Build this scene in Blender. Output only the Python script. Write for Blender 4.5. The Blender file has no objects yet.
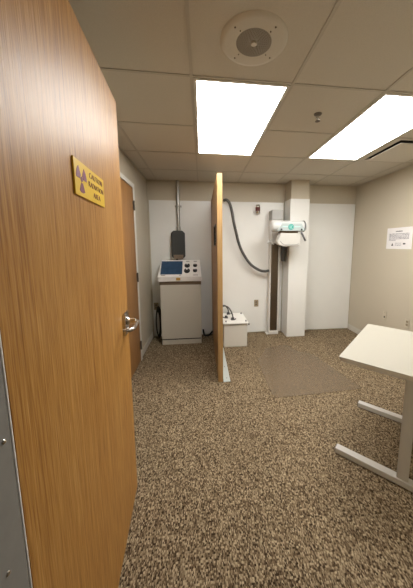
import bpy, bmesh, math, random
from math import sin, cos, pi, radians
from mathutils import Vector, Matrix
random.seed(7)
scene = bpy.context.scene
COL = scene.collection
H = 2.44            # ceiling height
XL, XR, YB, YF = -0.81, 2.56, 3.97, 0.445   # room faces

# ------------------------------------------------------------------ materials
def new_mat(name):
    m = bpy.data.materials.new(name); m.use_nodes = True
    nt = m.node_tree
    return m, nt, nt.nodes['Principled BSDF']

def N(nt, kind, **kw):
    n = nt.nodes.new(kind)
    for k, v in kw.items():
        if k in n.inputs: n.inputs[k].default_value = v
        else: setattr(n, k, v)
    return n

def plain(name, rgb, rough=0.5, metal=0.0, spec=0.5, bump=0.0, bscale=80, var=0.0, coat=0.0):
    m, nt, b = new_mat(name)
    b.inputs['Roughness'].default_value = rough
    b.inputs['Metallic'].default_value = metal
    b.inputs['Specular IOR Level'].default_value = spec
    b.inputs['Coat Weight'].default_value = coat
    tc = N(nt, 'ShaderNodeTexCoord')
    no = N(nt, 'ShaderNodeTexNoise', Scale=bscale, Detail=3.0)
    nt.links.new(tc.outputs['Object'], no.inputs['Vector'])
    mx = N(nt, 'ShaderNodeMix', data_type='RGBA')
    lo = [c * (1 - var) for c in rgb] + [1]; hi = [min(1, c * (1 + var)) for c in rgb] + [1]
    mx.inputs[6].default_value = lo; mx.inputs[7].default_value = hi
    nt.links.new(no.outputs['Fac'], mx.inputs[0])
    nt.links.new(mx.outputs[2], b.inputs['Base Color'])
    if bump:
        bp = N(nt, 'ShaderNodeBump', Strength=bump, Distance=0.002)
        nt.links.new(no.outputs['Fac'], bp.inputs['Height'])
        nt.links.new(bp.outputs['Normal'], b.inputs['Normal'])
    return m

def emissive(name, rgb, s):
    m, nt, b = new_mat(name)
    b.inputs['Base Color'].default_value = (.9, .9, .9, 1)
    b.inputs['Emission Color'].default_value = (*rgb, 1)
    b.inputs['Emission Strength'].default_value = s
    return m

def wood(name, dark, mid, light, rough=0.33, gscale=1.0, bump=0.25):
    """oak veneer, grain along Z"""
    m, nt, b = new_mat(name)
    tc = N(nt, 'ShaderNodeTexCoord')
    mp = N(nt, 'ShaderNodeMapping'); mp.inputs['Scale'].default_value = (95 * gscale, 95 * gscale, 2.2)
    nt.links.new(tc.outputs['Object'], mp.inputs['Vector'])
    n1 = N(nt, 'ShaderNodeTexNoise', Scale=1.0, Detail=6.0, Roughness=0.6, Distortion=0.3)
    nt.links.new(mp.outputs['Vector'], n1.inputs['Vector'])
    mp2 = N(nt, 'ShaderNodeMapping'); mp2.inputs['Scale'].default_value = (7 * gscale, 7 * gscale, 0.5)
    nt.links.new(tc.outputs['Object'], mp2.inputs['Vector'])
    n2 = N(nt, 'ShaderNodeTexNoise', Scale=1.0, Detail=2.0, Distortion=0.8)
    nt.links.new(mp2.outputs['Vector'], n2.inputs['Vector'])
    mp3 = N(nt, 'ShaderNodeMapping'); mp3.inputs['Scale'].default_value = (260 * gscale, 260 * gscale, 9)
    nt.links.new(tc.outputs['Object'], mp3.inputs['Vector'])
    n3 = N(nt, 'ShaderNodeTexNoise', Scale=1.0, Detail=2.0)
    nt.links.new(mp3.outputs['Vector'], n3.inputs['Vector'])
    a = N(nt, 'ShaderNodeMath', operation='MULTIPLY'); a.inputs[1].default_value = 0.45
    nt.links.new(n1.outputs['Fac'], a.inputs[0])
    c = N(nt, 'ShaderNodeMath', operation='MULTIPLY_ADD'); c.inputs[1].default_value = 0.13
    nt.links.new(n2.outputs['Fac'], c.inputs[0]); nt.links.new(a.outputs[0], c.inputs[2])
    d = N(nt, 'ShaderNodeMath', operation='MULTIPLY_ADD'); d.inputs[1].default_value = 0.42
    nt.links.new(n3.outputs['Fac'], d.inputs[0]); nt.links.new(c.outputs[0], d.inputs[2])
    r = N(nt, 'ShaderNodeValToRGB')
    r.color_ramp.elements[0].position = 0.36; r.color_ramp.elements[0].color = (*dark, 1)
    r.color_ramp.elements[1].position = 0.66; r.color_ramp.elements[1].color = (*light, 1)
    e = r.color_ramp.elements.new(0.5); e.color = (*mid, 1)
    nt.links.new(d.outputs[0], r.inputs['Fac'])
    nt.links.new(r.outputs['Color'], b.inputs['Base Color'])
    b.inputs['Roughness'].default_value = rough
    b.inputs['Specular IOR Level'].default_value = 0.28
    bp = N(nt, 'ShaderNodeBump', Strength=bump, Distance=0.0012)
    nt.links.new(n1.outputs['Fac'], bp.inputs['Height'])
    nt.links.new(bp.outputs['Normal'], b.inputs['Normal'])
    return m

def carpet():
    m, nt, b = new_mat('carpet_loops')
    tc = N(nt, 'ShaderNodeTexCoord')
    mp = N(nt, 'ShaderNodeMapping'); mp.inputs['Scale'].default_value = (1.0, 0.55, 1.0)
    nt.links.new(tc.outputs['Object'], mp.inputs['Vector'])
    v = N(nt, 'ShaderNodeTexVoronoi', Scale=210.0, Randomness=0.4)
    nt.links.new(mp.outputs['Vector'], v.inputs['Vector'])
    sep = N(nt, 'ShaderNodeSeparateColor')
    nt.links.new(v.outputs['Color'], sep.inputs['Color'])
    n = N(nt, 'ShaderNodeTexNoise', Scale=30.0, Detail=1.0)
    nt.links.new(mp.outputs['Vector'], n.inputs['Vector'])
    n5 = N(nt, 'ShaderNodeTexNoise', Scale=2.2, Detail=3.0)
    nt.links.new(tc.outputs['Object'], n5.inputs['Vector'])
    a = N(nt, 'ShaderNodeMath', operation='MULTIPLY_ADD'); a.inputs[1].default_value = 0.9
    nt.links.new(sep.outputs[0], a.inputs[0])
    s = N(nt, 'ShaderNodeMath', operation='MULTIPLY'); s.inputs[1].default_value = 0.14
    nt.links.new(n.outputs['Fac'], s.inputs[0]); nt.links.new(s.outputs[0], a.inputs[2])
    r = N(nt, 'ShaderNodeValToRGB')
    els = r.color_ramp.elements
    els[0].position = 0.14; els[0].color = (0.042, 0.026, 0.014, 1)
    els[1].position = 0.98; els[1].color = (0.50, 0.40, 0.262, 1)
    e = els.new(0.4); e.color = (0.155, 0.108, 0.062, 1)
    e = els.new(0.68); e.color = (0.255, 0.192, 0.119, 1)
    nt.links.new(a.outputs[0], r.inputs['Fac'])
    hs = N(nt, 'ShaderNodeMix', data_type='RGBA', blend_type='MULTIPLY'); hs.inputs[0].default_value = 1
    r2 = N(nt, 'ShaderNodeValToRGB')
    r2.color_ramp.elements[0].position = .3; r2.color_ramp.elements[0].color = (.86, .86, .86, 1)
    r2.color_ramp.elements[1].position = .7; r2.color_ramp.elements[1].color = (1, 1, 1, 1)
    nt.links.new(n5.outputs['Fac'], r2.inputs['Fac'])
    nt.links.new(r.outputs['Color'], hs.inputs[6]); nt.links.new(r2.outputs['Color'], hs.inputs[7])
    nt.links.new(hs.outputs[2], b.inputs['Base Color'])
    b.inputs['Roughness'].default_value = 0.95
    b.inputs['Specular IOR Level'].default_value = 0.1
    bp = N(nt, 'ShaderNodeBump', Strength=0.8, Distance=0.004); bp.invert = True
    nt.links.new(v.outputs['Distance'], bp.inputs['Height'])
    nt.links.new(bp.outputs['Normal'], b.inputs['Normal'])
    return m

def plastic_mat():
    m, nt, b = new_mat('mat_vinyl')
    out = nt.nodes['Material Output']
    tr = N(nt, 'ShaderNodeBsdfTransparent'); tr.inputs[0].default_value = (.92, .87, .82, 1)
    b.inputs['Base Color'].default_value = (.31, .25, .175, 1)
    b.inputs['Roughness'].default_value = 0.3
    mx = N(nt, 'ShaderNodeMixShader'); mx.inputs[0].default_value = 0.34
    nt.links.new(tr.outputs[0], mx.inputs[1]); nt.links.new(b.outputs[0], mx.inputs[2])
    nt.links.new(mx.outputs[0], out.inputs['Surface'])
    tc = N(nt, 'ShaderNodeTexCoord'); no = N(nt, 'ShaderNodeTexNoise', Scale=300.0)
    nt.links.new(tc.outputs['Object'], no.inputs['Vector'])
    bp = N(nt, 'ShaderNodeBump', Strength=0.2, Distance=0.001)
    nt.links.new(no.outputs['Fac'], bp.inputs['Height']); nt.links.new(bp.outputs['Normal'], b.inputs['Normal'])
    return m

M = dict(
    wall=plain('beige_wall_paint', (.55, .495, .39), .7, bump=.15, bscale=150, var=.05),
    front=plain('corridor_paint', (.48, .42, .33), .8, bump=.1, var=.04),
    panel=plain('white_wall_laminate', (.80, .80, .77), .3, spec=.45, bscale=6, var=.025),
    tile=plain('ceiling_tile', (.60, .56, .485), .9, spec=.2, bump=.5, bscale=260, var=.10),
    grid=plain('ceiling_grid_paint', (.50, .46, .39), .6, var=.03),
    base=plain('baseboard_vinyl', (.62, .59, .52), .5, var=.03),
    trim=plain('white_trim_paint', (.70, .68, .62), .45, var=.02),
    jamb=plain('grey_steel_paint', (.24, .235, .22), .42, bump=.3, bscale=30, var=.12),
    oak=wood('oak_door_veneer', (.24, .092, .014), (.41, .20, .046), (.56, .315, .10), rough=.42, bump=1.0),
    oak_edge=wood('oak_edge_band', (.36, .21, .085), (.46, .29, .125), (.55, .37, .18), rough=.45),
    oak_dark=wood('oak_shield_veneer', (.29, .15, .055), (.38, .215, .085), (.47, .29, .14), rough=.45),
    oak_far=wood('oak_side_door', (.24, .11, .035), (.33, .165, .058), (.42, .23, .09), rough=.42),
    chrome=plain('brushed_chrome', (.62, .60, .57), .22, metal=1, bscale=200, var=.03),
    bronze=plain('dark_hinge_metal', (.16, .13, .10), .4, metal=.8, var=.05),
    black=plain('black_plastic', (.012, .012, .013), .4, var=.1),
    cable=plain('grey_cable_jacket', (.075, .075, .07), .4, bump=.2, bscale=120, var=.2),
    dark_box=plain('charcoal_enamel', (.045, .05, .05), .42, bump=.2, bscale=90, var=.1),
    conduit=plain('galvanised_conduit', (.42, .41, .38), .35, metal=.85, bscale=60, var=.06),
    cab=plain('cabinet_cream_enamel', (.60, .575, .50), .42, bscale=30, var=.015),
    brown=plain('brown_enamel_band', (.20, .15, .105), .5, var=.03),
    head=plain('white_enamel', (.80, .79, .76), .35, bscale=30, var=.015),
    screen=plain('blue_display_glass', (.035, .075, .14), .2, bscale=18, var=.3),
    knobtop=plain('knob_pointer_white', (.8, .8, .8), .4),
    brass=plain('amber_tag', (.45, .27, .04), .4, var=.2),
    ink=plain('printed_ink', (.05, .05, .055), .6),
    paper=plain('sign_paper', (.82, .80, .80), .35, bscale=10, var=.02),
    paper_edge=plain('sign_edge', (.72, .66, .56), .5),
    ink_soft=plain('sign_ink', (.16, .15, .20), .6),
    yellow=plain('sign_yellow', (.78, .52, .04), .35, bscale=10, var=.03),
    purple=plain('sign_purple', (.20, .035, .10), .45),
    deskm=plain('desk_laminate', (.44, .42, .36), .42, bscale=300, var=.04),
    deskedge=plain('desk_edge_band', (.62, .58, .50), .45, var=.02),
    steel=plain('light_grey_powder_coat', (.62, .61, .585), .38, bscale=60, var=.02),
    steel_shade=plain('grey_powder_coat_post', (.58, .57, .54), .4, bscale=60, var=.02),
    ivory=plain('ivory_outlet_plastic', (.60, .54, .42), .4, var=.01),
    almond=plain('tan_outlet_plastic', (.36, .29, .19), .45, var=.01),
    slot=plain('slot_dark', (.03, .026, .02), .7),
    spk=plain('speaker_flange_paint', (.62, .58, .50), .5, var=.02),
    grille=plain('speaker_grille_grey', (.33, .31, .275), .6, bump=.6, bscale=300, var=.3),
    carpet=carpet(), vinyl=plastic_mat(),
    lens=emissive('lit_diffuser', (1.0, .975, .93), 21),
    void=plain('vent_dark', (.02, .017, .013), .8),
    rail=plain('stand_rail_enamel', (.66, .64, .60), .35, var=.02),
    track=plain('brushed_dark_steel', (.17, .135, .10), .3, metal=.9, bscale=40, var=.15),
    stone=plain('grey_head_enamel', (.42, .42, .40), .45, var=.03),
    teal=plain('teal_badge', (.01, .30, .25), .4),
    teal_soft=plain('pale_teal_print', (.45, .72, .68), .5),
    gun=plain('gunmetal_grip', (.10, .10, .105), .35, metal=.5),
    plate=plain('badge_plate_enamel', (.40, .46, .455), .4, var=.01),
    tubew=plain('tube_enamel', (.55, .56, .545), .3, bscale=30, var=.01),
    collim=plain('collimator_enamel', (.56, .55, .51), .4, bscale=30, var=.01),
    lid=plain('tank_lid_white', (.82, .81, .77), .3, var=.02),
    tankm=plain('tank_cream', (.68, .655, .59), .45, bscale=30, var=.015),
    strip=plain('pale_grey_floor_channel', (.46, .49, .47), .4, var=.04),
    red=plain('dark_red_band', (.12, .02, .015), .5),
    glass=plain('leaded_window_glass', (.02, .018, .012), .12, spec=.6),
)

# ------------------------------------------------------------------ mesh helpers
def bm_new(): return bmesh.new()

def box(bm, x0, y0, z0, x1, y1, z1, bev=0.0, seg=2):
    r = bmesh.ops.create_cube(bm, size=1.0)
    vs = r['verts']
    for v in vs:
        v.co = Vector((x0 + (v.co.x + .5) * (x1 - x0), y0 + (v.co.y + .5) * (y1 - y0), z0 + (v.co.z + .5) * (z1 - z0)))
    if bev:
        es = list({e for v in vs for e in v.link_edges})
        bmesh.ops.bevel(bm, geom=es, offset=bev, segments=seg, affect='EDGES', clamp_overlap=True)
    return bm

def prism(bm, pts, a, b, bev=0.0):
    """pts: list of 3D bottom loop; extrude by vector (a) ; b unused"""
    vs = [bm.verts.new(p) for p in pts]
    f = bm.faces.new(vs)
    r = bmesh.ops.extrude_face_region(bm, geom=[f])
    nv = [g for g in r['geom'] if isinstance(g, bmesh.types.BMVert)]
    for v in nv: v.co += Vector(a)
    if bev:
        allv = vs + nv
        es = list({e for v in allv for e in v.link_edges})
        bmesh.ops.bevel(bm, geom=es, offset=bev, segments=2, affect='EDGES', clamp_overlap=True)
    bmesh.ops.recalc_face_normals(bm, faces=bm.faces[:])
    return bm

def lathe(bm, prof, origin=(0, 0, 0), axis='Z', n=32):
    """prof: list of (radius, height)"""
    o = Vector(origin)
    def P(r, h, t):
        a, b = r * cos(t), r * sin(t)
        return o + {'Z': Vector((a, b, h)), 'Y': Vector((a, h, b)), 'X': Vector((h, a, b))}[axis]
    rings = []
    for r, h in prof:
        if r < 1e-6: rings.append([bm.verts.new(P(0, h, 0))])
        else: rings.append([bm.verts.new(P(r, h, 2 * pi * i / n)) for i in range(n)])
    for A, B in zip(rings, rings[1:]):
        for i in range(n):
            j = (i + 1) % n
            if len(A) == 1 and len(B) == 1: continue
            if len(A) == 1: bm.faces.new((A[0], B[i], B[j]))
            elif len(B) == 1: bm.faces.new((A[i], B[0], A[j]))
            else: bm.faces.new((A[i], B[i], B[j], A[j]))
    bmesh.ops.recalc_face_normals(bm, faces=bm.faces[:])
    return bm

def cyl(bm, r, p0, p1, axis='Z', n=24, ch=0.0):
    lo = p0['XYZ'.index(axis)]; hi = p1['XYZ'.index(axis)]
    o = list(p0); o['XYZ'.index(axis)] = 0
    d = 1 if hi > lo else -1
    prof = [(0, lo), (r - ch, lo), (r, lo + d * ch), (r, hi - d * ch), (r - ch, hi), (0, hi)] if ch else [(0, lo), (r, lo), (r, hi), (0, hi)]
    return lathe(bm, prof, o, axis, n)

def spline(pts, k=8):
    P = [Vector(p) for p in pts]; P = [2 * P[0] - P[1]] + P + [2 * P[-1] - P[-2]]
    out = []
    for i in range(1, len(P) - 2):
        for s in range(k):
            t = s / k
            a, b, c, d = P[i - 1], P[i], P[i + 1], P[i + 2]
            out.append(.5 * ((2 * b) + (c - a) * t + (2 * a - 5 * b + 4 * c - d) * t * t + (3 * b - a - 3 * c + d) * t ** 3))
    out.append(P[-2]); return out

def tube(bm, pts, r, n=12, smooth=8, radii=None):
    pts = spline(pts, smooth) if smooth else [Vector(p) for p in pts]
    up = Vector((0, 0, 1)); rings = []; prev = None
    for i, p in enumerate(pts):
        t = (pts[min(i + 1, len(pts) - 1)] - pts[max(i - 1, 0)]).normalized()
        if prev is None:
            a = t.cross(up if abs(t.z) < .9 else Vector((1, 0, 0))).normalized()
        else: a = (prev - t * prev.dot(t)).normalized()
        prev = a; b = t.cross(a)
        rr = r if radii is None else radii[0] + (radii[1] - radii[0]) * i / (len(pts) - 1)
        rings.append([bm.verts.new(p + rr * (cos(2 * pi * k / n) * a + sin(2 * pi * k / n) * b)) for k in range(n)])
    for A, B in zip(rings, rings[1:]):
        for i in range(n): bm.faces.new((A[i], A[(i + 1) % n], B[(i + 1) % n], B[i]))
    bm.faces.new(rings[0]); bm.faces.new(rings[-1])
    bmesh.ops.recalc_face_normals(bm, faces=bm.faces[:])
    return bm

def finish(name, bm, mat, parent=None, origin=None, smooth=True):
    """bm is in the parent's local space (world space when no parent)"""
    if origin is not None:
        for v in bm.verts: v.co -= Vector(origin)
    me = bpy.data.meshes.new(name); bm.to_mesh(me); bm.free()
    me.materials.append(M[mat] if isinstance(mat, str) else mat)
    if smooth:
        for p in me.polygons: p.use_smooth = True
        try: me.set_sharp_from_angle(angle=radians(35))
        except Exception: pass
    o = bpy.data.objects.new(name, me); COL.objects.link(o)
    if origin is not None: o.location = origin
    if parent is not None: o.parent = parent
    return o

def tag(o, label=None, cat=None, group=None, kind=None):
    if label: o['label'] = label
    if cat: o['category'] = cat
    if group: o['group'] = group
    if kind: o['kind'] = kind
    return o

class Thing:
    """Empty at the thing's base; parts are given in world coordinates unless local=True"""
    def __init__(s, name, loc, label=None, cat=None, rz=0.0, group=None, kind=None, local=False):
        s.e = bpy.data.objects.new(name, None); COL.objects.link(s.e)
        s.e.empty_display_size = .1
        s.e.location = loc; s.e.rotation_euler = (0, 0, rz); s.local = local
        s.loc = Vector(loc)
        tag(s.e, label, cat, group, kind)
    def part(s, name, bm, mat, label=None, smooth=True):
        if not s.local:
            for v in bm.verts: v.co -= s.loc
        o = finish(name, bm, mat, s.e, smooth=smooth)
        if label: o['label'] = label
        o['_loc'] = 0; del o['_loc']
        return o
    def sub(s, par, name, bm, mat, label=None, smooth=True):
        if not s.local:
            for v in bm.verts: v.co -= s.loc
        o = finish(name, bm, mat, par, smooth=smooth)
        if label: o['label'] = label
        return o

def struct(name, bm, mat, origin=(0, 0, 0), smooth=False, label=None):
    o = finish(name, bm, mat, None, origin, smooth); o['kind'] = 'structure'
    if label: o['label'] = label
    return o

def text_bm(body, size, thick=0.0006, xscale=1.0, spacing=1.0):
    cu = bpy.data.curves.new('lettering', 'FONT'); cu.body = body; cu.size = size
    cu.extrude = thick; cu.offset = -size * .022; cu.align_x = 'CENTER'; cu.align_y = 'CENTER'; cu.space_character = spacing
    ob = bpy.data.objects.new('lettering_source', cu); COL.objects.link(ob)
    dg = bpy.context.evaluated_depsgraph_get(); dg.update()
    me = bpy.data.meshes.new_from_object(ob.evaluated_get(dg))
    bm = bmesh.new(); bm.from_mesh(me)
    for v in bm.verts: v.co.x *= xscale
    bpy.data.objects.remove(ob); bpy.data.curves.remove(cu); bpy.data.meshes.remove(me)
    return bm

# ================================================================== ROOM SHELL
bm = box(bm_new(), -2.2, -2.0, -.06, 3.0, YB + .12, 0)
tag(struct('floor', bm, 'carpet'), 'brown and beige flecked loop pile carpet')

# ceiling: tiles laid out on a 0.61 m grid, with the two light bays and the diffuser bay left open
X0, Y0, S = -.046, 1.581, .61
def cells():
    for i in range(-2, 5):
        for j in range(-3, 4):
            yield i, j
open_cells = {(0, 0), (0, 1), (2, 0), (2, 1), (3, 1)}
bm = bm_new()
for i, j in cells():
    if (i, j) in open_cells: continue
    xa, xb = max(X0 + S * i, XL), min(X0 + S * (i + 1), XR)
    ya, yb = max(Y0 + S * j, YF - .15), min(Y0 + S * (j + 1), YB)
    if xb - xa < .01 or yb - ya < .01: continue
    box(bm, xa + .001, ya + .001, H, xb - .001, yb - .001, H + .016)
box(bm, XL, YF - .15, H + .16, XR, YB, H + .2)
ceil = struct('ceiling', bm, 'tile', label='suspended ceiling of speckled beige tiles')
bm = bm_new(); w = .0085
for i in range(-1, 5):
    x = X0 + S * i
    if XL < x < XR:
        segs = [(YF, YB)]
        box(bm, x - w, YF, H - .004, x + w, YB, H - .0005)
for j in range(-1, 4):
    y = Y0 + S * j
    segs = [(XL, XR)]
    if j == 1: segs = [(XL, X0 - w), (X0 + S + w, X0 + 2 * S - w), (X0 + 3 * S, XR)]
    for a, b in segs: box(bm, a, y - w, H - .0042, b, y + w, H - .0007)
for a in ((XL, YF, XL + .022, YB), (XR - .022, YF, XR, YB)): box(bm, a[0], a[1], H - .0044, a[2], a[3], H - .0009)
box(bm, XL, YB - .022, H - .0045, XR, YB, H - .001)
g = finish('ceiling_grid', bm, 'grid', ceil, smooth=False); g['label'] = 'narrow beige metal ceiling grid bars'

struct('wall_left', box(bm_new(), XL - .12, YF - .15, 0, XL, YB + .12, H + .2), 'wall', label='beige painted left wall')
struct('wall_right', box(bm_new(), XR, YF - .15, 0, XR + .12, YB + .12, H + .2), 'wall', label='beige painted right wall')
wb = struct('wall_back', box(bm_new(), XL, YB, 0, XR, YB + .12, H + .2), 'wall', label='back wall, beige band above white panels')
# white wall panels (several sheets with fine joints)
PT = 2.148
for a, b in ((XL + .022, .148), (.208, 1.318), (1.636, XR - .008)):
    p = finish('wall_panel', box(bm_new(), a, YB - .012, .012, b, YB - .0005, PT, .0015, 1), 'panel', wb, smooth=False)
    p['label'] = 'smooth white wall panel'
# front wall round the doorway
OX0, OX1, OZ = -.3445, .62, 2.20
bm = bm_new()
box(bm, XL, YF - .155, 0, OX0 - .005, YF, H + .2); box(bm, OX1 + .005, YF - .155, 0, XR, YF, H + .2); box(bm, OX0 - .01, YF - .155, OZ, OX1 + .01, YF, H + .2)
struct('wall_front', bm, 'wall', label='beige wall round the open doorway')
# steel door frame of the doorway
fr = Thing('trim_1', (OX0, YF - .08, 0), kind='structure', label='grey painted steel door frame at the left edge')
bm = bm_new(); box(bm, OX0 - .05, YF - .17, 0, OX0, YF - .0008, OZ, .001, 1)
box(bm, OX1, YF - .17, 0, OX1 + .05, YF - .0008, OZ, .001, 1); box(bm, OX0, YF - .17, OZ - .05, OX1, YF - .0008, OZ, .001, 1)
fr.part('door_frame', bm, 'jamb')
for z in (1.131, .90, .52):
    bm = bm_new(); lathe(bm, [(0, 0), (.0045, 0), (.0045, .0012), (.003, .0025), (0, .0025)], (OX0, .428 if z > 1 else .402, z), 'X', 12)
    fr.part('frame_screw', bm, 'chrome', 'small bright screw in the frame')
# corridor behind the camera
bm = bm_new()
box(bm, -2.2, -2.1, 0, 3.0, -2.0, H + .2); box(bm, -2.3, -2.1, 0, -2.2, YF - .155, H + .2); box(bm, 3.0, -2.1, 0, 3.1, YF - .155, H + .2)
box(bm, -2.2, YF - .165, 0, XL, YF - .155, H + .2); box(bm, XR, YF - .165, 0, 3.0, YF - .155, H + .2)
struct('wall_corridor', bm, 'front')
struct('ceiling_corridor', box(bm_new(), -2.2, -2.0, H, 3.0, YF - .155, H + .03), 'tile')
# baseboards
struct('baseboard_right', box(bm_new(), XR - .008, YF, 0, XR, YB - .012, .095, .003, 2), 'base', label='cream vinyl baseboard')
bm = box(bm_new(), XL, 3.175, 0, XL + .008, YB - .012, .095, .003, 2); box(bm, XL, YF, 0, XL + .008, 2.13, .095, .003, 2)
struct('baseboard_left', bm, 'base', label='cream vinyl baseboard')
# column
col = struct('wall_column', box(bm_new(), 1.345, 3.70, 0, 1.625, YB, H), 'wall', label='square column, beige at its top')
bm = bm_new(); box(bm, 1.332, 3.688, .008, 1.345, YB - .013, 2.163); box(bm, 1.625, 3.688, .008, 1.634, YB - .013, 2.163); box(bm, 1.332, 3.686, .008, 1.634, 3.70, 2.163, .001, 1)
p = finish('column_panel', bm, 'panel', col, smooth=False); p['label'] = 'white panel cladding of the column'

# ================================================================== NEAR DOOR
ang = math.atan2(-(-.415 + .343), (1.393 - .447))      # lean of the leaf towards -X
D = Thing('door_1', (-.343, .447, 0), rz=ang, kind='structure', local=True,
          label='large open oak veneer door filling the left side')
W_, T_, Z_ = .949, .045, 2.168
bm = box(bm_new(), -T_ + .002, 0.002, .008, 0, W_ - .001, Z_ + .007, .0015, 1)
leaf = D.part('door_leaf', bm, 'oak', smooth=False)
bm = box(bm_new(), -T_ + .001, W_ - .001, .008, -.001, W_ + .003, Z_ + .007, .001, 1)
D.part('edge_band', bm, 'oak_edge', 'paler wood edge band', smooth=False)
D.part('edge_band', box(bm_new(), -T_ + .001, -.001, .008, -.0008, .0025, Z_ + .007, .0005, 1), 'lid', 'pale edge band at the hinge side', smooth=False)
for z in (.22, 1.08, 1.95):
    bm = bm_new(); cyl(bm, .007, (-T_ - .006, -.004, z - .055), (-T_ - .006, -.004, z + .055), 'Z', 12, .001)
    D.part('hinge', bm, 'bronze')
# lever set
bm = bm_new(); box(bm, 0, W_ - .128, 1.003, .013, W_ - .042, 1.122, .004, 2)
rose = D.part('handle_plate', bm, 'chrome', 'chrome rectangular lock plate')
bm = bm_new(); lathe(bm, [(0, .008), (.021, .008), (.021, .018), (.013, .026), (.0125, .055), (0, .055)], (0, W_ - .083, 1.075), 'X', 24)
D.sub(rose, 'lever_hub', bm, 'chrome')
pts = [(.045, W_ - .083, 1.075), (.058, W_ - .088, 1.074), (.066, W_ - .103, 1.072), (.066, W_ - .130, 1.069), (.064, W_ - .17, 1.066), (.060, W_ - .200, 1.066), (.045, W_ - .216, 1.066), (.022, W_ - .220, 1.066)]
bm = tube(bm_new(), pts, .0095, 12)
D.sub(rose, 'lever', bm, 'chrome', 'chrome return lever')
bm = lathe(bm_new(), [(0, .0), (.009, .0), (.009, .006), (.006, .009), (0, .009)], (.009, W_ - .083, 1.03), 'X', 18)
D.sub(rose, 'lock_button', bm, 'chrome')

# caution sign on the door: a thing of its own, in the same leaning frame
SY0, SY1, SZ0, SZ1 = .350, .628, 1.617, 1.723
SW, SH = SY1 - SY0, SZ1 - SZ0
Rz = Matrix.Rotation(ang, 4, 'Z')
sc = Vector((-.343, .447, 0)) + (Rz @ Vector((0.0, (SY0 + SY1) / 2, (SZ0 + SZ1) / 2)))
G = Thing('caution_sign', sc, 'yellow caution radiation area sign with purple trefoil on the oak door', 'sign', rz=ang, local=True)
bm = box(bm_new(), .0005, -SW / 2, -SH / 2, .006, SW / 2, SH / 2, .001, 1)
G.part('sign_plate', bm, 'yellow', smooth=False)
def to_door(bm, y, z, mirror=False):
    # text XY -> sign plane: text x -> +Y (reads left to right when seen from +X), text y -> Z
    for v in bm.verts: v.co = Vector((.0065 + v.co.z, y + v.co.x, z + v.co.y))
    return bm
bm = bm_new()
R_ = .0415; cy, cz = -.087, .0
for c in (90 + 60, 30, 270):
    a0, a1 = radians(c - 30), radians(c + 30); k = 8
    ring = [(cy + .012 * cos(a0 + (a1 - a0) * t / k), cz + .012 * sin(a0 + (a1 - a0) * t / k)) for t in range(k + 1)] + \
           [(cy + R_ * cos(a1 + (a0 - a1) * t / k), cz + R_ * sin(a1 + (a0 - a1) * t / k)) for t in range(k + 1)]
    prism(bm, [(.006, y, z) for y, z in ring], (.0008, 0, 0), 0)
lathe(bm, [(0, .006), (.008, .006), (.008, .0068), (0, .0068)], (0, cy, cz), 'X', 20)
G.part('trefoil', bm, 'purple', 'purple radiation trefoil', smooth=False)
for s, z, xs in (('CAUTION', .030, 1.08), ('RADIATION', .0, 1.04), ('AREA', -.030, 1.08)):
    G.part('lettering', to_door(text_bm(s, .0265, xscale=xs, spacing=1.08), .048, z), 'purple', smooth=False)

# ================================================================== DOOR IN LEFT WALL
D2 = Thing('door_2', (XL, 2.65, 0), kind='structure', label='closed oak door in the left wall')
DY0, DY1, DZ = 2.205, 3.115, 2.135
bm = box(bm_new(), XL + .0005, DY0, .008, XL + .014, DY1, DZ, .002, 1)
D2.part('door_leaf', bm, 'oak_far', smooth=False)
bm = bm_new()
box(bm, XL + .0005, DY1 + .004, 0, XL + .022, DY1 + .054, DZ + .055, .003, 1); box(bm, XL + .0005, DY0 - .054, 0, XL + .022, DY0 - .004, DZ + .055, .003, 1)
box(bm, XL + .0005, DY0 - .004, DZ + .004, XL + .0215, DY1 + .004, DZ + .054, .003, 1)
D2.part('door_frame', bm, 'trim', 'pale painted door frame', smooth=False)
for z in (.21, 1.08, 1.935):
    bm = bm_new(); cyl(bm, .009, (XL + .024, DY1 - .001, z - .057), (XL + .024, DY1 - .001, z + .057), 'Z', 12, .001)
    box(bm, XL + .014, DY1 - .03, z - .052, XL + .0165, DY1 - .002, z + .052)
    D2.part('hinge', bm, 'bronze', 'dark metal hinge')

# ================================================================== CEILING FIXTURES
def ceiling_light(i, label):
    xa, xb, ya, yb = X0 + S * i, X0 + S * (i + 1), Y0, Y0 + 2 * S
    t = Thing('ceiling_light', ((xa + xb) / 2, (ya + yb) / 2, H), label, 'ceiling light', group='recessed ceiling lights')
    bm = bm_new(); e = .012; f = .03
    for q in ((xa + e, ya + e, xb - e, ya + f), (xa + e, yb - f, xb - e, yb - e), (xa + e, ya + f, xa + f, yb - f), (xb - f, ya + f, xb - e, yb - f)):
        box(bm, q[0], q[1], H - .006, q[2], q[3], H + .012)
    t.part('frame', bm, 'trim', smooth=False)
    t.part('diffuser', box(bm_new(), xa + f, ya + f, H - .001, xb - f, yb - f, H + .006), 'lens', 'glowing white diffuser panel', smooth=False)
    bm = bm_new(); box(bm, xa + .02, ya + .02, H + .013, xb - .02, yb - .02, H + .11)
    t.part('housing', bm, 'head', smooth=False)
ceiling_light(0, 'long glowing ceiling light panel nearest the ceiling speaker, left of the sprinkler')
ceiling_light(2, 'long glowing ceiling light panel right of the sprinkler, beside the air diffuser')

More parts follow.
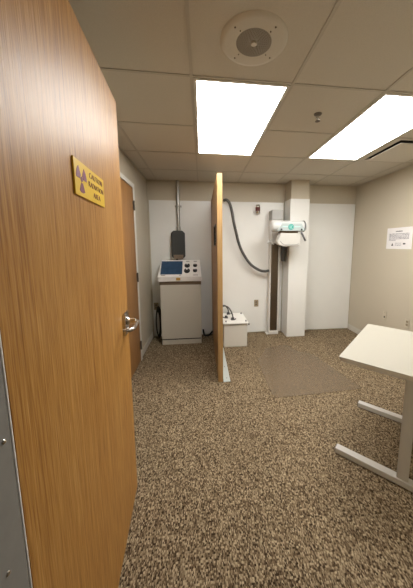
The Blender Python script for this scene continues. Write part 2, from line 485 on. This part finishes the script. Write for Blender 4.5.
# air diffuser: flat plaque hanging in a dark opening
t = Thing('air_diffuser', (2.089, 2.496, H), 'square ceiling air diffuser with flat plaque and dark slot round it', 'air vent')
xa, xb, ya, yb = X0 + 3 * S, X0 + 4 * S, Y0 + S, Y0 + 2 * S
bm = bm_new(); f = .038
for q in ((xa + .012, ya + .012, xb - .012, ya + f), (xa + .012, yb - f, xb - .012, yb - .012), (xa + .012, ya + f, xa + f + .028, yb - f), (xb - f - .028, ya + f, xb - .012, yb - f)):
    box(bm, q[0], q[1], H - .004, q[2], q[3], H + .012)
t.part('frame', bm, 'spk', smooth=False)
t.part('duct_box', box(bm_new(), xa + .03, ya + .03, H + .05, xb - .03, yb - .03, H + .14), 'void', 'dark duct opening', smooth=False)
bm = bm_new()
for q in ((xa + .02, ya + .02, xb - .02, ya + .03), (xa + .02, yb - .03, xb - .02, yb - .02), (xa + .02, ya + .03, xa + .03, yb - .03), (xb - .03, ya + .03, xb - .02, yb - .03)):
    box(bm, q[0], q[1], H + .0125, q[2], q[3], H + .05)
t.part('duct_side', bm, 'void', smooth=False)
t.part('plaque', box(bm_new(), xa + .083, ya + .058, H - .024, xb - .075, yb - .075, H - .018, .002, 1), 'spk', smooth=False)

# loudspeaker
sx, sy = .263, 1.302
t = Thing('ceiling_speaker', (sx, sy, H), 'round beige loudspeaker with grey perforated centre in the ceiling', 'speaker')
bm = lathe(bm_new(), [(.08, H - .008), (.135, H - .010), (.153, H - .008), (.161, H - .001), (.161, H + .0), (.08, H + .0)], (sx, sy, 0), 'Z', 64)
t.part('flange', bm, 'spk')
bm = lathe(bm_new(), [(0, H - .006), (.083, H - .009), (.086, H - .008), (.086, H - .003), (0, H - .003)], (sx, sy, 0), 'Z', 48)
gr = t.part('grille', bm, 'grille', 'grey perforated grille')
bm = bm_new()
for r in range(1, 8):
    n = r * 6 + 2
    for k in range(n):
        a = 2 * pi * k / n; rr = .018 + r * .0088
        lathe(bm, [(0, H - .0098), (.0022, H - .0098), (.0022, H - .008), (0, H - .008)], (sx + rr * cos(a), sy + rr * sin(a), 0), 'Z', 6)
t.sub(gr, 'perforations', bm, 'brown')
bm = lathe(bm_new(), [(0, H - .016), (.012, H - .015), (.016, H - .011), (.016, H - .005), (0, H - .005)], (sx, sy, 0), 'Z', 24)
t.sub(gr, 'centre_button', bm, 'spk')
for rr, off, m_ in ((.128, 38, .0042), (.098, 40, .003)):
    for k in range(4):
        a = radians(off + 90 * k)
        bm = lathe(bm_new(), [(0, H - .0125), (m_, H - .0118), (m_, H - .009), (0, H - .009)], (sx + rr * cos(a), sy + rr * sin(a), 0), 'Z', 10)
        t.part('screw', bm, 'bronze')

# sprinkler
px, py = .875, 1.893
t = Thing('fire_sprinkler', (px, py, H), 'small dark metal fire sprinkler head between the two ceiling lights', 'sprinkler')
t.part('escutcheon', lathe(bm_new(), [(0, H), (.030, H), (.027, H - .006), (.014, H - .010), (0, H - .010)], (px, py, 0), 'Z', 24), 'bronze')
bm = cyl(bm_new(), .008, (px, py, H - .010), (px, py, H - .032), 'Z', 12)
for s in (-1, 1): tube(bm, [(px + s * .008, py, H - .022), (px + s * .014, py, H - .034), (px + s * .003, py, H - .048)], .0022, 6, 5)
cyl(bm, .0035, (px, py, H - .032), (px, py, H - .048), 'Z', 8)
t.part('frame_arms', bm, 'chrome')
bm = lathe(bm_new(), [(0, H - .048), (.006, H - .048), (.018, H - .050), (.018, H - .052), (0, H - .053)], (px, py, 0), 'Z', 16)
t.part('deflector', bm, 'bronze')

# ================================================================== SHIELD PARTITION
t = Thing('shield_partition', (.18, 3.2, 0), 'tall oak veneered shielding partition standing between console and tube stand', 'partition')
PX0, PX1, PY0, PY1, PZ = .155, .205, 2.497, YB - .002, 2.163
WY0, WY1, WZ0, WZ1 = 2.76, 3.15, 1.46, 1.705
bm = bm_new()
# panel with real window opening: four pieces in one mesh
box(bm, PX0, PY0 + .006, .0, PX1, WY0, PZ); box(bm, PX0, WY1, .0, PX1, PY1, PZ)
box(bm, PX0, WY0, .0, PX1, WY1, WZ0); box(bm, PX0, WY0, WZ1, PX1, WY1, PZ)
t.part('panel', bm, 'oak_dark', smooth=False)
t.part('edge_band', box(bm_new(), PX0 - .001, PY0, .0, PX1 + .001, PY0 + .006, PZ, .001, 1), 'oak_edge', 'paler oak edge strip', smooth=False)
bm = bm_new(); e = .012
for a in ((WY0, WZ0, WY1, WZ0 + e), (WY0, WZ1 - e, WY1, WZ1), (WY0, WZ0 + e, WY0 + e, WZ1 - e), (WY1 - e, WZ0 + e, WY1, WZ1 - e)):
    box(bm, PX0 - .004, a[0], a[1], PX1 + .004, a[2], a[3])
vf = t.part('viewing_window', bm, 'black', 'black framed viewing window')
t.sub(vf, 'pane', box(bm_new(), PX0 + .008, WY0 + e, WZ0 + e, PX1 - .008, WY1 - e, WZ1 - e), 'glass', 'dark leaded glass', smooth=False)
bm = bm_new(); box(bm, PX1 + .002, PY0 - .008, .0, PX1 + .080, 3.40, .006, .001, 1); box(bm, PX1 + .0015, PY0 - .008, .0055, PX1 + .006, 3.40, .04)
ch = t.part('floor_channel', bm, 'strip', 'pale grey metal channel along its foot', smooth=False)
for y in (2.56, 2.82, 3.1):
    t.sub(ch, 'screw', lathe(bm_new(), [(0, .006), (.006, .006), (.005, .009), (0, .009)], (PX1 + .045, y, 0), 'Z', 12), 'bronze')

# ================================================================== CONTROL CONSOLE
KX0, KX1, KY0, KY1 = -.612, -.024, 3.60, 3.93
kx = (KX0 + KX1) / 2
t = Thing('control_console', (kx, 3.76, 0), 'cream x-ray control console cabinet with blue screen against the back wall', 'console')
t.part('plinth', box(bm_new(), KX0 + .006, KY0 + .006, 0, KX1 - .004, KY1, .066, .002, 1), 'cab')
t.part('plinth_gap', box(bm_new(), KX0 + .012, KY0 + .022, .066, KX1 - .012, KY1 - .01, .084), 'slot', 'dark gap above the plinth', smooth=False)
cabb = t.part('cabinet', box(bm_new(), KX0, KY0 + .012, .084, KX1, KY1, .90, .003, 2), 'cab')
t.sub(cabb, 'front_panel', box(bm_new(), KX0 + .004, KY0, .088, KX1 - .004, KY0 + .0125, .898, .003, 2), 'cab')
t.part('brown_band', box(bm_new(), KX0 - .004, KY0 + .001, .900, KX1 + .004, KY1, .952, .002, 1), 'brown', 'brown band under the control head')
# control head: side profile extruded in X
hx0, hx1 = KX0 - .022, KX1 + .010
prof = [(3.575, .952), (3.575, .975), (3.572, 1.022), (3.590, 1.032), (3.790, 1.236), (3.800, 1.244), (3.93, 1.244), (3.93, .952)]
bm = prism(bm_new(), [(hx0, y, z) for y, z in prof], (hx1 - hx0, 0, 0), 0, .004)
for v in bm.verts:   # the sloping part is a little narrower at its top
    k = max(0, (v.co.z - 1.03) / .21)
    if v.co.x < kx: v.co.x += .030 * k
    else: v.co.x -= .022 * k
hd = t.part('control_head', bm, 'head')
# slope frame: origin at bottom front, axis u=x, s = up the slope
A0 = Vector((0, 3.590, 1.032)); A1 = Vector((0, 3.790, 1.236)); sl = (A1 - A0); L = sl.length; sv = sl.normalized(); nv = Vector((0, -sv.z, sv.y))
def on_slope(x, s, out=0.0): return Vector((x, 0, 0)) + A0 + sv * s + nv * out
def slope_box(bm, x0, x1, s0, s1, o0, o1):
    prism(bm, [on_slope(x0, s0, o0), on_slope(x1, s0, o0), on_slope(x1, s1, o0), on_slope(x0, s1, o0)], tuple(nv * (o1 - o0)), 0)
    return bm
bz = t.sub(hd, 'screen', slope_box(bm_new(), KX0 + .012, -.292, .028, L - .008, .0008, .003), 'screen', 'blue rectangular display', smooth=False)
for (x, s, w_) in ((-.56, .014, .06), (-.32, .013, .03), (-.10, .013, .07), (-.215, L - .012, .05), (-.105, L - .012, .05)):
    t.sub(hd, 'printed_mark', slope_box(bm_new(), x - w_ / 2, x + w_ / 2, s - .004, s + .004, .0008, .0014), 'ink', smooth=False)
def knob(x, s, r):
    q = Vector((0, 0, 1)).rotation_difference(nv).to_matrix()
    c = on_slope(x, s, .001)
    bm = lathe(bm_new(), [(0, 0), (r, 0), (r, .006), (r * .62, .009), (r * .58, .026), (0, .027)], (0, 0, 0), 'Z', 28)
    for v in bm.verts: v.co = q @ v.co + c
    t.sub(hd, 'knob', bm, 'black', 'round black knob')
    # white dial scale behind its upper half
knob(-.222, .190, .040); knob(-.106, .192, .031); knob(-.224, .092, .044); knob(-.106, .095, .032)
for x, s, r in ((-.222, .190, .040), (-.106, .192, .031), (-.224, .092, .044), (-.106, .095, .032)):
    t.sub(hd, 'knob_pointer', slope_box(bm_new(), x - r * .25, x + r * .25, s + r * .05, s + r * .62, .0275, .0295), 'knobtop', 'white pointer mark', smooth=False)
t.sub(hd, 'name_tag', box(bm_new(), -.375, 3.5685, .972, -.315, 3.573, 1.006, .001, 1), 'brass', 'small amber tag')

# cable coil hanging at the console's left
bm = bm_new()
for k in range(5):
    r = .10 + .008 * k; y = 3.80 + .017 * k
    tube(bm, [( -.690 + .030 * cos(a) * (r / .1), y, .272 + 1.9 * r * sin(a)) for a in [2 * pi * i / 12 for i in range(13)]], .0085, 8, 4)
tag(finish('cable_coil', bm, 'black', None, (-.69, 3.84, .02)), 'black cable coil hanging beside the console near the left wall', 'cable')
# floor cable between console and partition
bm = tube(bm_new(), [(0.0, 3.93, .10), (0.01, 3.94, .03), (.03, 3.90, .012), (.09, 3.88, .02), (.135, 3.86, .07), (.150, 3.87, .09)], .014, 10, 8)
tag(finish('power_cable', bm, 'black', None, (.03, 3.90, 0)), 'thick black power cable on the carpet between console and partition', 'cable')

# conduit and box above console
t = Thing('disconnect_box', (-.36, YB - .02, 1.27), 'charcoal electrical box on the back wall above the control console', 'electrical box')
bxl, bxr = -.462, -.258
prof = [(bxl, 1.30), (bxl, 1.655), (bxl + .035, 1.69), (bxr - .035, 1.69), (bxr, 1.655), (bxr, 1.30), (bxr - .02, 1.275), (bxl + .02, 1.275)]
bm = prism(bm_new(), [(x, YB - .013, z) for x, z in prof], (0, -.09, 0), 0, .004)
bd = t.part('housing', bm, 'dark_box')
bm = prism(bm_new(), [(bxl + .008 if x < -.36 else bxr - .008, YB - .103, min(max(z, 1.335), 1.655)) for x, z in ((bxl, 1.315), (bxl, 1.675), (bxr, 1.675), (bxr, 1.315))], (0, -.008, 0), 0, .002)
t.sub(bd, 'cover', bm, 'dark_box')
bm = bm_new(); box(bm, bxl + .03, YB - .118, 1.262, bxr - .03, YB - .03, 1.325, .004, 1)
t.part('bottom_block', bm, 'brown', 'brown block under the box')
bm = lathe(bm_new(), [(0, 1.247), (.014, 1.247), (.019, 1.252), (.014, 1.262), (0, 1.262)], (-.385, YB - .06, 0), 'Z', 16)
t.part('cable_gland', bm, 'black')
t = Thing('conduit_pipe', (-.352, YB - .045, 1.69), 'vertical grey metal conduit pipe from the charcoal box to the ceiling', 'pipe')
cxp, cyp = -.352, YB - .045
t.part('pipe', cyl(bm_new(), .024, (cxp, cyp, 1.70), (cxp, cyp, H - .006), 'Z', 24), 'conduit')
for z0, z1, r in ((1.692, 1.755, .031), (1.99, 2.05, .029)):
    t.part('coupling', cyl(bm_new(), r, (cxp, cyp, z0), (cxp, cyp, z1), 'Z', 24, .003), 'conduit')
bm = box(bm_new(), cxp - .05, YB - .018, 2.045, cxp + .05, YB - .013, 2.075); box(bm, cxp - .032, YB - .074, 2.05, cxp + .032, YB - .018, 2.07, .004, 1)
t.part('clamp', bm, 'conduit')

# ================================================================== TRANSFORMER TANK
TX0, TX1, TY0, TY1 = .292, .636, 3.405, 3.915
t = Thing('transformer_tank', (.46, 3.66, 0), 'low cream metal transformer tank right of the oak partition, on the carpet', 'equipment box')
t.part('tank', box(bm_new(), TX0, TY0, 0, TX1, TY1, .338, .006, 2), 'tankm')
t.part('gasket', box(bm_new(), TX0 - .002, TY0 - .004, .338, TX1 + .004, TY1 + .004, .345), 'slot', 'dark seam under the lid', smooth=False)
t.part('lid', box(bm_new(), TX0 - .006, TY0 - .018, .345, TX1 + .014, TY1 + .012, .365, .004, 2), 'lid', 'white lid')
for i, (x, y, s) in enumerate(((.446, 3.56, 1.0), (.35, 3.66, .9), (.411, 3.86, .9))):
    bm = lathe(bm_new(), [(0, .365), (.036 * s, .365), (.036 * s, .373), (.022 * s, .377), (.018 * s, .40), (0, .402)], (x, y, 0), 'Z', 20)
    for a in (0, 2.1, 4.2): lathe(bm, [(0, .365), (.006, .365), (.006, .384), (0, .384)], (x + .04 * cos(a + i), y + .04 * sin(a + i), 0), 'Z', 8)
    t.part('cable_socket', bm, 'gun', 'dark cable socket')
for x, y in ((.617, 3.86), (.624, 3.45), (.33, 3.45)):
    t.part('lid_bolt', lathe(bm_new(), [(0, .365), (.012, .365), (.012, .372), (.007, .373), (.007, .386), (0, .386)], (x, y, 0), 'Z', 8), 'gun')
t.part('latch', box(bm_new(), TX1 + .012, TY0 - .02, .330, TX1 + .030, TY0 + .02, .350, .003, 1), 'black', 'black corner latch')
for i, pts in enumerate(([(.446, 3.56, .40), (.435, 3.60, .45), (.40, 3.68, .51), (.35, 3.74, .53), (.29, 3.80, .50), (.255, 3.86, .42), (.24, 3.90, .2)],
            [(.411, 3.86, .395), (.40, 3.87, .45), (.36, 3.88, .50), (.31, 3.90, .49), (.27, 3.925, .41), (.262, 3.935, .2)])):
    bm = tube(bm_new(), pts, .0095, 10, 8)
    t.part('tank_cable', bm, 'cable', 'dark cable arching over the lid')

# ================================================================== WALL ITEMS
def outlet(name, at, face, label, mat='ivory', rz=0, w=.072, h=.116, duplex=True, grp=None):
    t = Thing(name, at, label, 'outlet', rz=rz, local=True, group=grp)      # local: faces -Y
    pl = t.part('cover_plate', box(bm_new(), -w / 2, -.006, -h / 2, w / 2, 0, h / 2, .003, 2), mat)
    if duplex:
        for z in (.02, -.02):
            s = t.sub(pl, 'socket', box(bm_new(), -.017, -.0085, z - .014, .017, -.0055, z + .014, .003, 2), 'almond' if mat == 'ivory' else 'brown')
            bm = bm_new()
            for x in (-.007, .007): box(bm, x - .0014, -.0092, z - .004, x + .0014, -.0083, z + .007)
            box(bm, -.002, -.0092, z - .011, .002, -.0083, z - .007)
            t.sub(pl, 'slot_openings', bm, 'slot', smooth=False)
    else:
        t.sub(pl, 'jack', box(bm_new(), -.010, -.0085, -.040, .010, -.0055, -.012, .002, 1), 'slot')
    t.part('plate_screw', lathe(bm_new(), [(0, -.0072), (.003, -.0068), (.003, -.0055), (0, -.0055)], (0, 0, .0 if duplex else .04), 'Y', 8), 'bronze')
    return t
outlet('wall_outlet', (.888, YB - .0125, .51), 0, 'tan power outlet on the white back panel left of the tube stand', 'almond')
outlet('wall_outlet', (-.737, YB - .0125, .505), 0, 'tan power outlet low in the back left corner behind the console', 'almond')
outlet('wall_outlet', (XR, 3.113, .489), 0, 'ivory wall outlet farther from the camera on the right wall', 'ivory', rz=-pi / 2, duplex=False, grp=None)
outlet('wall_outlet', (XR, 2.725, .493), 0, 'ivory wall outlet at the right picture edge, closer above the desk', 'ivory', rz=-pi / 2)

# notice on right wall
t = Thing('wall_notice', (XR, 2.978, 1.56), 'white printed notice sheet on the beige right wall', 'sign', rz=-pi / 2, local=True)
NW, NH = .42, .278
pl = t.part('sheet', box(bm_new(), -NW / 2, -.006, -NH / 2, NW / 2, 0, NH / 2, .001, 1), 'paper', smooth=False)
bm = bm_new(); rnd = random.Random(3)
def word_row(bm, x0, x1, z, hgt, wmin, wmax):
    x = x0
    while x < x1:
        w_ = rnd.uniform(wmin, wmax); xe = min(x + w_, x1)
        xx = x
        while xx < xe - .001:      # letters: thin strokes of varying height
            lw = rnd.uniform(.0022, .0042); lh = hgt * rnd.uniform(.6, 1)
            box(bm, xx, -.0068, z - hgt / 2, min(xx + lw, xe), -.0058, z - hgt / 2 + lh); xx += lw + .0015
        x = xe + .005
word_row(bm, -.055, .055, .092, .014, .12, .12)
t.part('heading', bm, 'ink', 'dark heading line', smooth=False)
bm = bm_new()
for k in range(6): word_row(bm, -.165, .165 if k < 5 else -.05, .060 - k * .0165, .0095, .012, .045)
t.part('text_lines', bm, 'ink_soft', smooth=False)
bm = bm_new()
for k in range(3): word_row(bm, -.05, .05, -.062 - k * .015, .006, .01, .03)
t.part('small_print', bm, 'ink_soft', smooth=False)
bm = prism(bm_new(), [(-.118, -.006, -.098), (-.082, -.006, -.098), (-.100, -.006, -.060)], (0, -.001, 0), 0)
t.part('emblem', bm, 'ink', smooth=False)
bm = bm_new(); box(bm, .078, -.007, -.080, .118, -.006, -.062, .0004, 1)
t.part('stamp', bm, 'ink', smooth=False)

# chrome wall bracket
t = Thing('wall_bracket', (.882, YB - .012, 2.03), 'small chrome and dark cylinder fitting high on the white back panel', 'wall fitting')
bx_, by_ = .882, YB - .060
t.part('mount_plate', box(bm_new(), bx_ - .03, YB - .018, 1.985, bx_ + .03, YB - .0125, 2.085, .003, 1), 'head')
t.part('arm', box(bm_new(), bx_ - .01, by_ + .02, 2.02, bx_ + .01, YB - .017, 2.05), 'chrome')
t.part('cylinder', lathe(bm_new(), [(0, 1.968), (.030, 1.968), (.034, 1.975), (.034, 2.095), (.030, 2.102), (0, 2.102)], (bx_, by_, 0), 'Z', 24), 'chrome')
t.part('dark_band', lathe(bm_new(), [(.0335, 2.005), (.0355, 2.007), (.0355, 2.060), (.0335, 2.062)], (bx_, by_, 0), 'Z', 24), 'red', 'dark reddish band')

# ================================================================== TUBE STAND
t = Thing('tube_stand', (1.145, 3.86, 0), 'tall white x-ray tube stand column against the back wall', 'x-ray stand')
SX0, SX1, SYF, SYB = 1.077, 1.245, 3.85, 3.957
bm = bm_new()
box(bm, SX0, SYF, .0, SX0 + .022, SYB, 1.99, .002, 1)
box(bm, SX1 - .022, SYF, .0, SX1, SYB, 1.99, .002, 1)
t.part('side_rail', bm, 'rail')
t.part('track', box(bm_new(), SX0 + .022, SYF + .030, .05, SX1 - .022, SYB, 1.98), 'track', 'dark brushed metal track', smooth=False)
bm = bm_new(); box(bm, SX0 + .005, SYF - .004, 0.0, SX1 - .005, SYF + .03, .052, .002, 1)
t.part('foot_cap', bm, 'rail')
bm = bm_new(); box(bm, SX0 - .035, SYF - .01, 0, SX0 + .0, SYB, .010, .001, 1)
t.part('floor_lug', bm, 'rail')
t.part('head_box', box(bm_new(), 1.076, 3.76, 1.862, 1.247, SYB, 2.009, .003, 2), 'stone', 'light grey box at the top of the column')
bm = bm_new(); box(bm, SX1 + .004, 3.74, 1.22, SX1 + .055, 3.84, 1.62, .005, 1)  # dark box put in for the column's shadow, not a stand part
t.part('column_shade_block', bm, 'gun', 'dark block standing in for shade beside the column')
for x in (SX0 + .05, SX1 - .05):
    t.part('lift_cable', cyl(bm_new(), .0035, (x, SYF + .015, 1.50), (x, SYF + .015, 1.853), 'Z', 8), 'gun')

# tube head assembly (held by the stand, moves by itself)
t = Thing('x_ray_tube', (1.23, 3.45, 1.735), 'white cylindrical x-ray tube head with teal badge mounted on the stand', 'x-ray tube')
bm = bm_new(); box(bm, 1.06, 3.72, 1.50, 1.235, 3.846, 1.855, .006, 2); box(bm, 1.12, 3.50, 1.66, 1.20, 3.725, 1.80, .006, 2)
t.part('carriage', bm, 'rail', 'pale carriage riding on the stand')
ty, tz, tr = 3.45, 1.738, .079
bm = lathe(bm_new(), [(0, .966), (.050, .967), (.066, .975), (tr - .004, .985), (tr, .998), (tr, 1.10), (tr - .004, 1.104), (tr - .004, 1.112), (tr, 1.116), (tr, 1.41), (tr - .003, 1.416), (tr - .003, 1.424), (tr - .001, 1.43), (tr - .006, 1.458), (.060, 1.478), (.035, 1.488), (0, 1.490)], (0, ty, tz), 'X', 48)
hsg = t.part('tube_housing', bm, 'tubew')
t.sub(hsg, 'end_ring', lathe(bm_new(), [(tr - .002, 1.436), (tr + .003, 1.438), (tr + .003, 1.450), (tr - .004, 1.454)], (0, ty, tz), 'X', 40), 'gun', 'dark ring near the right end')
# badge plate, trapezoid, in front of the housing
fy = ty - tr - .012
pz = [(1.043, 1.668), (1.430, 1.672), (1.425, 1.705), (1.385, 1.770), (1.105, 1.772)]
bm = prism(bm_new(), [(x, fy, z) for x, z in pz], (0, .05, 0), 0, .003)
bp_ = t.part('badge_plate', bm, 'plate', 'white control plate')
for v, nm, mt, r, o in ((0, 'badge', 'teal', .040, .003),):
    t.sub(bp_, nm, lathe(bm_new(), [(0, fy - o), (r, fy - o), (r, fy + .001), (0, fy + .001)], (1.232, 0, 1.722), 'Y', 32), mt, 'round teal badge')
bm = lathe(bm_new(), [(.026, fy - .0038), (.030, fy - .0038), (.030, fy - .002), (.026, fy - .002)], (1.232, 0, 1.722), 'Y', 32)
box(bm, 1.222, fy - .0038, 1.704, 1.228, fy - .002, 1.740); box(bm, 1.236, fy - .0038, 1.704, 1.242, fy - .002, 1.740)
t.sub(bp_, 'badge_mark', bm, 'teal_soft')
for xa_, xb_ in ((1.110, 1.186), (1.280, 1.370)):
    t.sub(bp_, 'teal_stripe', box(bm_new(), xa_, fy - .0012, 1.722, xb_, fy + .001, 1.730), 'teal_soft', smooth=False)
for x in (1.095, 1.385):
    t.sub(bp_, 'control_knob', lathe(bm_new(), [(0, fy - .012), (.010, fy - .012), (.012, fy), (0, fy)], (x, 0, 1.689), 'Y', 16), 'black', 'small black knob')
# collimator
pz = [(1.100, 1.640), (1.048, 1.52), (1.070, 1.478), (1.16, 1.452), (1.358, 1.458), (1.376, 1.475), (1.376, 1.60), (1.355, 1.640)]
bm = prism(bm_new(), [(x, 3.375, z) for x, z in pz], (0, .12, 0), 0, .006)
cl = t.part('collimator', bm, 'collim', 'boxy collimator under the tube')
bm = bm_new(); tube(bm, [(1.085, 3.372, 1.53), (1.12, 3.372, 1.492), (1.18, 3.372, 1.474), (1.33, 3.372, 1.480), (1.35, 3.372, 1.50)], .0028, 6, 6)
t.sub(cl, 'front_seam', bm, 'gun')
t.part('mounting_collar', box(bm_new(), 1.09, 3.392, 1.638, 1.35, 3.50, 1.672, .003, 1), 'track', 'dark collar between tube and collimator')
bm = tube(bm_new(), [(1.395, 3.385, 1.655), (1.405, 3.375, 1.625), (1.43, 3.36, 1.565), (1.447, 3.35, 1.53)], .013, 12, 5)
t.part('right_grip', bm, 'gun', 'dark grey grip at the right')
bm = tube(bm_new(), [(1.075, 3.70, 1.56), (1.02, 3.64, 1.545), (.975, 3.58, 1.525), (.96, 3.56, 1.495)], .008, 10, 5)
tube(bm, [(1.02, 3.64, 1.545), (1.03, 3.62, 1.50), (1.07, 3.62, 1.485)], .007, 10, 5)
tube(bm, [(1.05, 3.72, 1.66), (1.045, 3.66, 1.60), (1.06, 3.62, 1.52)], .006, 8, 5)
t.part('left_handle', bm, 'steel_shade', 'grey locking handle at the left')

# high-tension cable from wall to stand
t = Thing('power_hose', (.36, YB - .02, 2.154), 'thick dark grey cable drooping from the partition top to the tube stand', 'cable')
bm = bm_new(); cyl(bm, .024, (.345, YB - .013, 2.150), (.345, YB - .10, 2.150), 'Y', 20, .003)
t.part('wall_fitting', bm, 'head', 'white wall fitting')
pts = [(.345, YB - .09, 2.150), (.352, YB - .12, 2.150), (.385, 3.835, 2.150), (.425, 3.83, 2.105), (.462, 3.83, 1.985), (.492, 3.83, 1.82), (.527, 3.83, 1.672), (.572, 3.83, 1.50), (.640, 3.83, 1.342), (.757, 3.83, 1.175), (.893, 3.83, 1.082), (.985, 3.84, 1.058), (1.064, 3.87, 1.062)]
bm = tube(bm_new(), pts, .0215, 16, 8)
t.part('hose', bm, 'cable')

# ================================================================== CHAIR MAT
mp = [(.690, 2.965), (.838, 3.20), (.858, 3.262), (.885, 3.30), (.935, 3.318), (1.175, 3.395), (1.215, 3.385), (1.245, 3.35), (1.275, 3.22), (1.315, 3.14), (1.37, 3.11), (1.440, 3.085), (1.475, 3.03), (1.618, 2.25), (1.605, 2.205), (1.565, 2.19), (.72, 2.150), (.680, 2.165), (.668, 2.205)]
bm = prism(bm_new(), [(x, y, .001) for x, y in mp], (0, 0, .0035), 0)
tag(finish('chair_mat', bm, 'vinyl', None, (1.1, 2.7, 0), smooth=False), 'clear brownish plastic chair mat lying on the carpet', 'mat')

# ================================================================== DESK
rz = radians(43.5)
t = Thing('work_table', (.885, 1.451, 0), 'white laminate work table with T-shaped grey steel legs at right', 'table', rz=rz, local=True)
# local x = along, local -y = across (towards the right edge of the picture)
L_, Wd = .895, .78
bm = box(bm_new(), 0.001, -Wd, .712, L_, 0.0, .738, .0)
bmesh.ops.bevel(bm, geom=[e for e in bm.edges if abs(e.verts[0].co.z - e.verts[1].co.z) > .01], offset=.02, segments=4, affect='EDGES')
t.part('tabletop', box(bm_new(), .001, -Wd + .001, .736, L_ - .001, -.001, .740, .001, 1), 'deskm', smooth=False)
t.part('edge_band', bm, 'deskedge')
for x0, in ((.040,), (.693,)):
    bm = box(bm_new(), x0, -.775, .006, x0 + .052, -.003, .046, .0025, 1)
    ft = t.part('foot', bm, 'steel')
    for y in (-.012, -.75): t.sub(ft, 'foot_pad', box(bm_new(), x0 + .006, y - .02, 0, x0 + .046, y + .008, .007, .001, 1), 'black', 'black foot pad')
    t.sub(ft, 'end_cap', box(bm_new(), x0 + .001, -.004, .008, x0 + .051, .001, .044, .002, 1), 'gun', 'dark end cap')
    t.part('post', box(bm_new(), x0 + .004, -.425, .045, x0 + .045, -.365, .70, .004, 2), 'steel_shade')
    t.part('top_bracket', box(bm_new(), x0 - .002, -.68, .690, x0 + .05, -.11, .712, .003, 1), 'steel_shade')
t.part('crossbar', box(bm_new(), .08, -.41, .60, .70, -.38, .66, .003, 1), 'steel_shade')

# ================================================================== LIGHT AND WORLD
w_ = bpy.data.worlds.new('World'); scene.world = w_; w_.use_nodes = True
w_.node_tree.nodes['Background'].inputs[0].default_value = (.8, .8, .85, 1)
w_.node_tree.nodes['Background'].inputs[1].default_value = .05
ld = bpy.data.lights.new('jamb_fill_light', 'AREA'); ld.energy = 5; ld.size = .6; ld.color = (1, .93, .84)  # unseen fill, added to brighten the grey door jamb
lo = bpy.data.objects.new('jamb_fill_light', ld); lo.location = (.9, -1.0, H - .03); COL.objects.link(lo)

# ================================================================== CAMERA
cam = bpy.data.cameras.new('camera'); co = bpy.data.objects.new('camera', cam); COL.objects.link(co)
co.location = (0, 0, 1.466)
co.rotation_euler = (pi / 2 - .1308045, 0, -.1192659)
cam.sensor_fit = 'HORIZONTAL'; cam.sensor_width = 36; cam.lens = 246.4056 / 413 * 36
cam.shift_x = -25.188 / 413; cam.shift_y = -16.03 / 413
cam.clip_start = .02
scene.camera = co
scene.view_settings.view_transform = 'Standard'
scene.view_settings.look = 'None'
scene.view_settings.exposure = 0.0
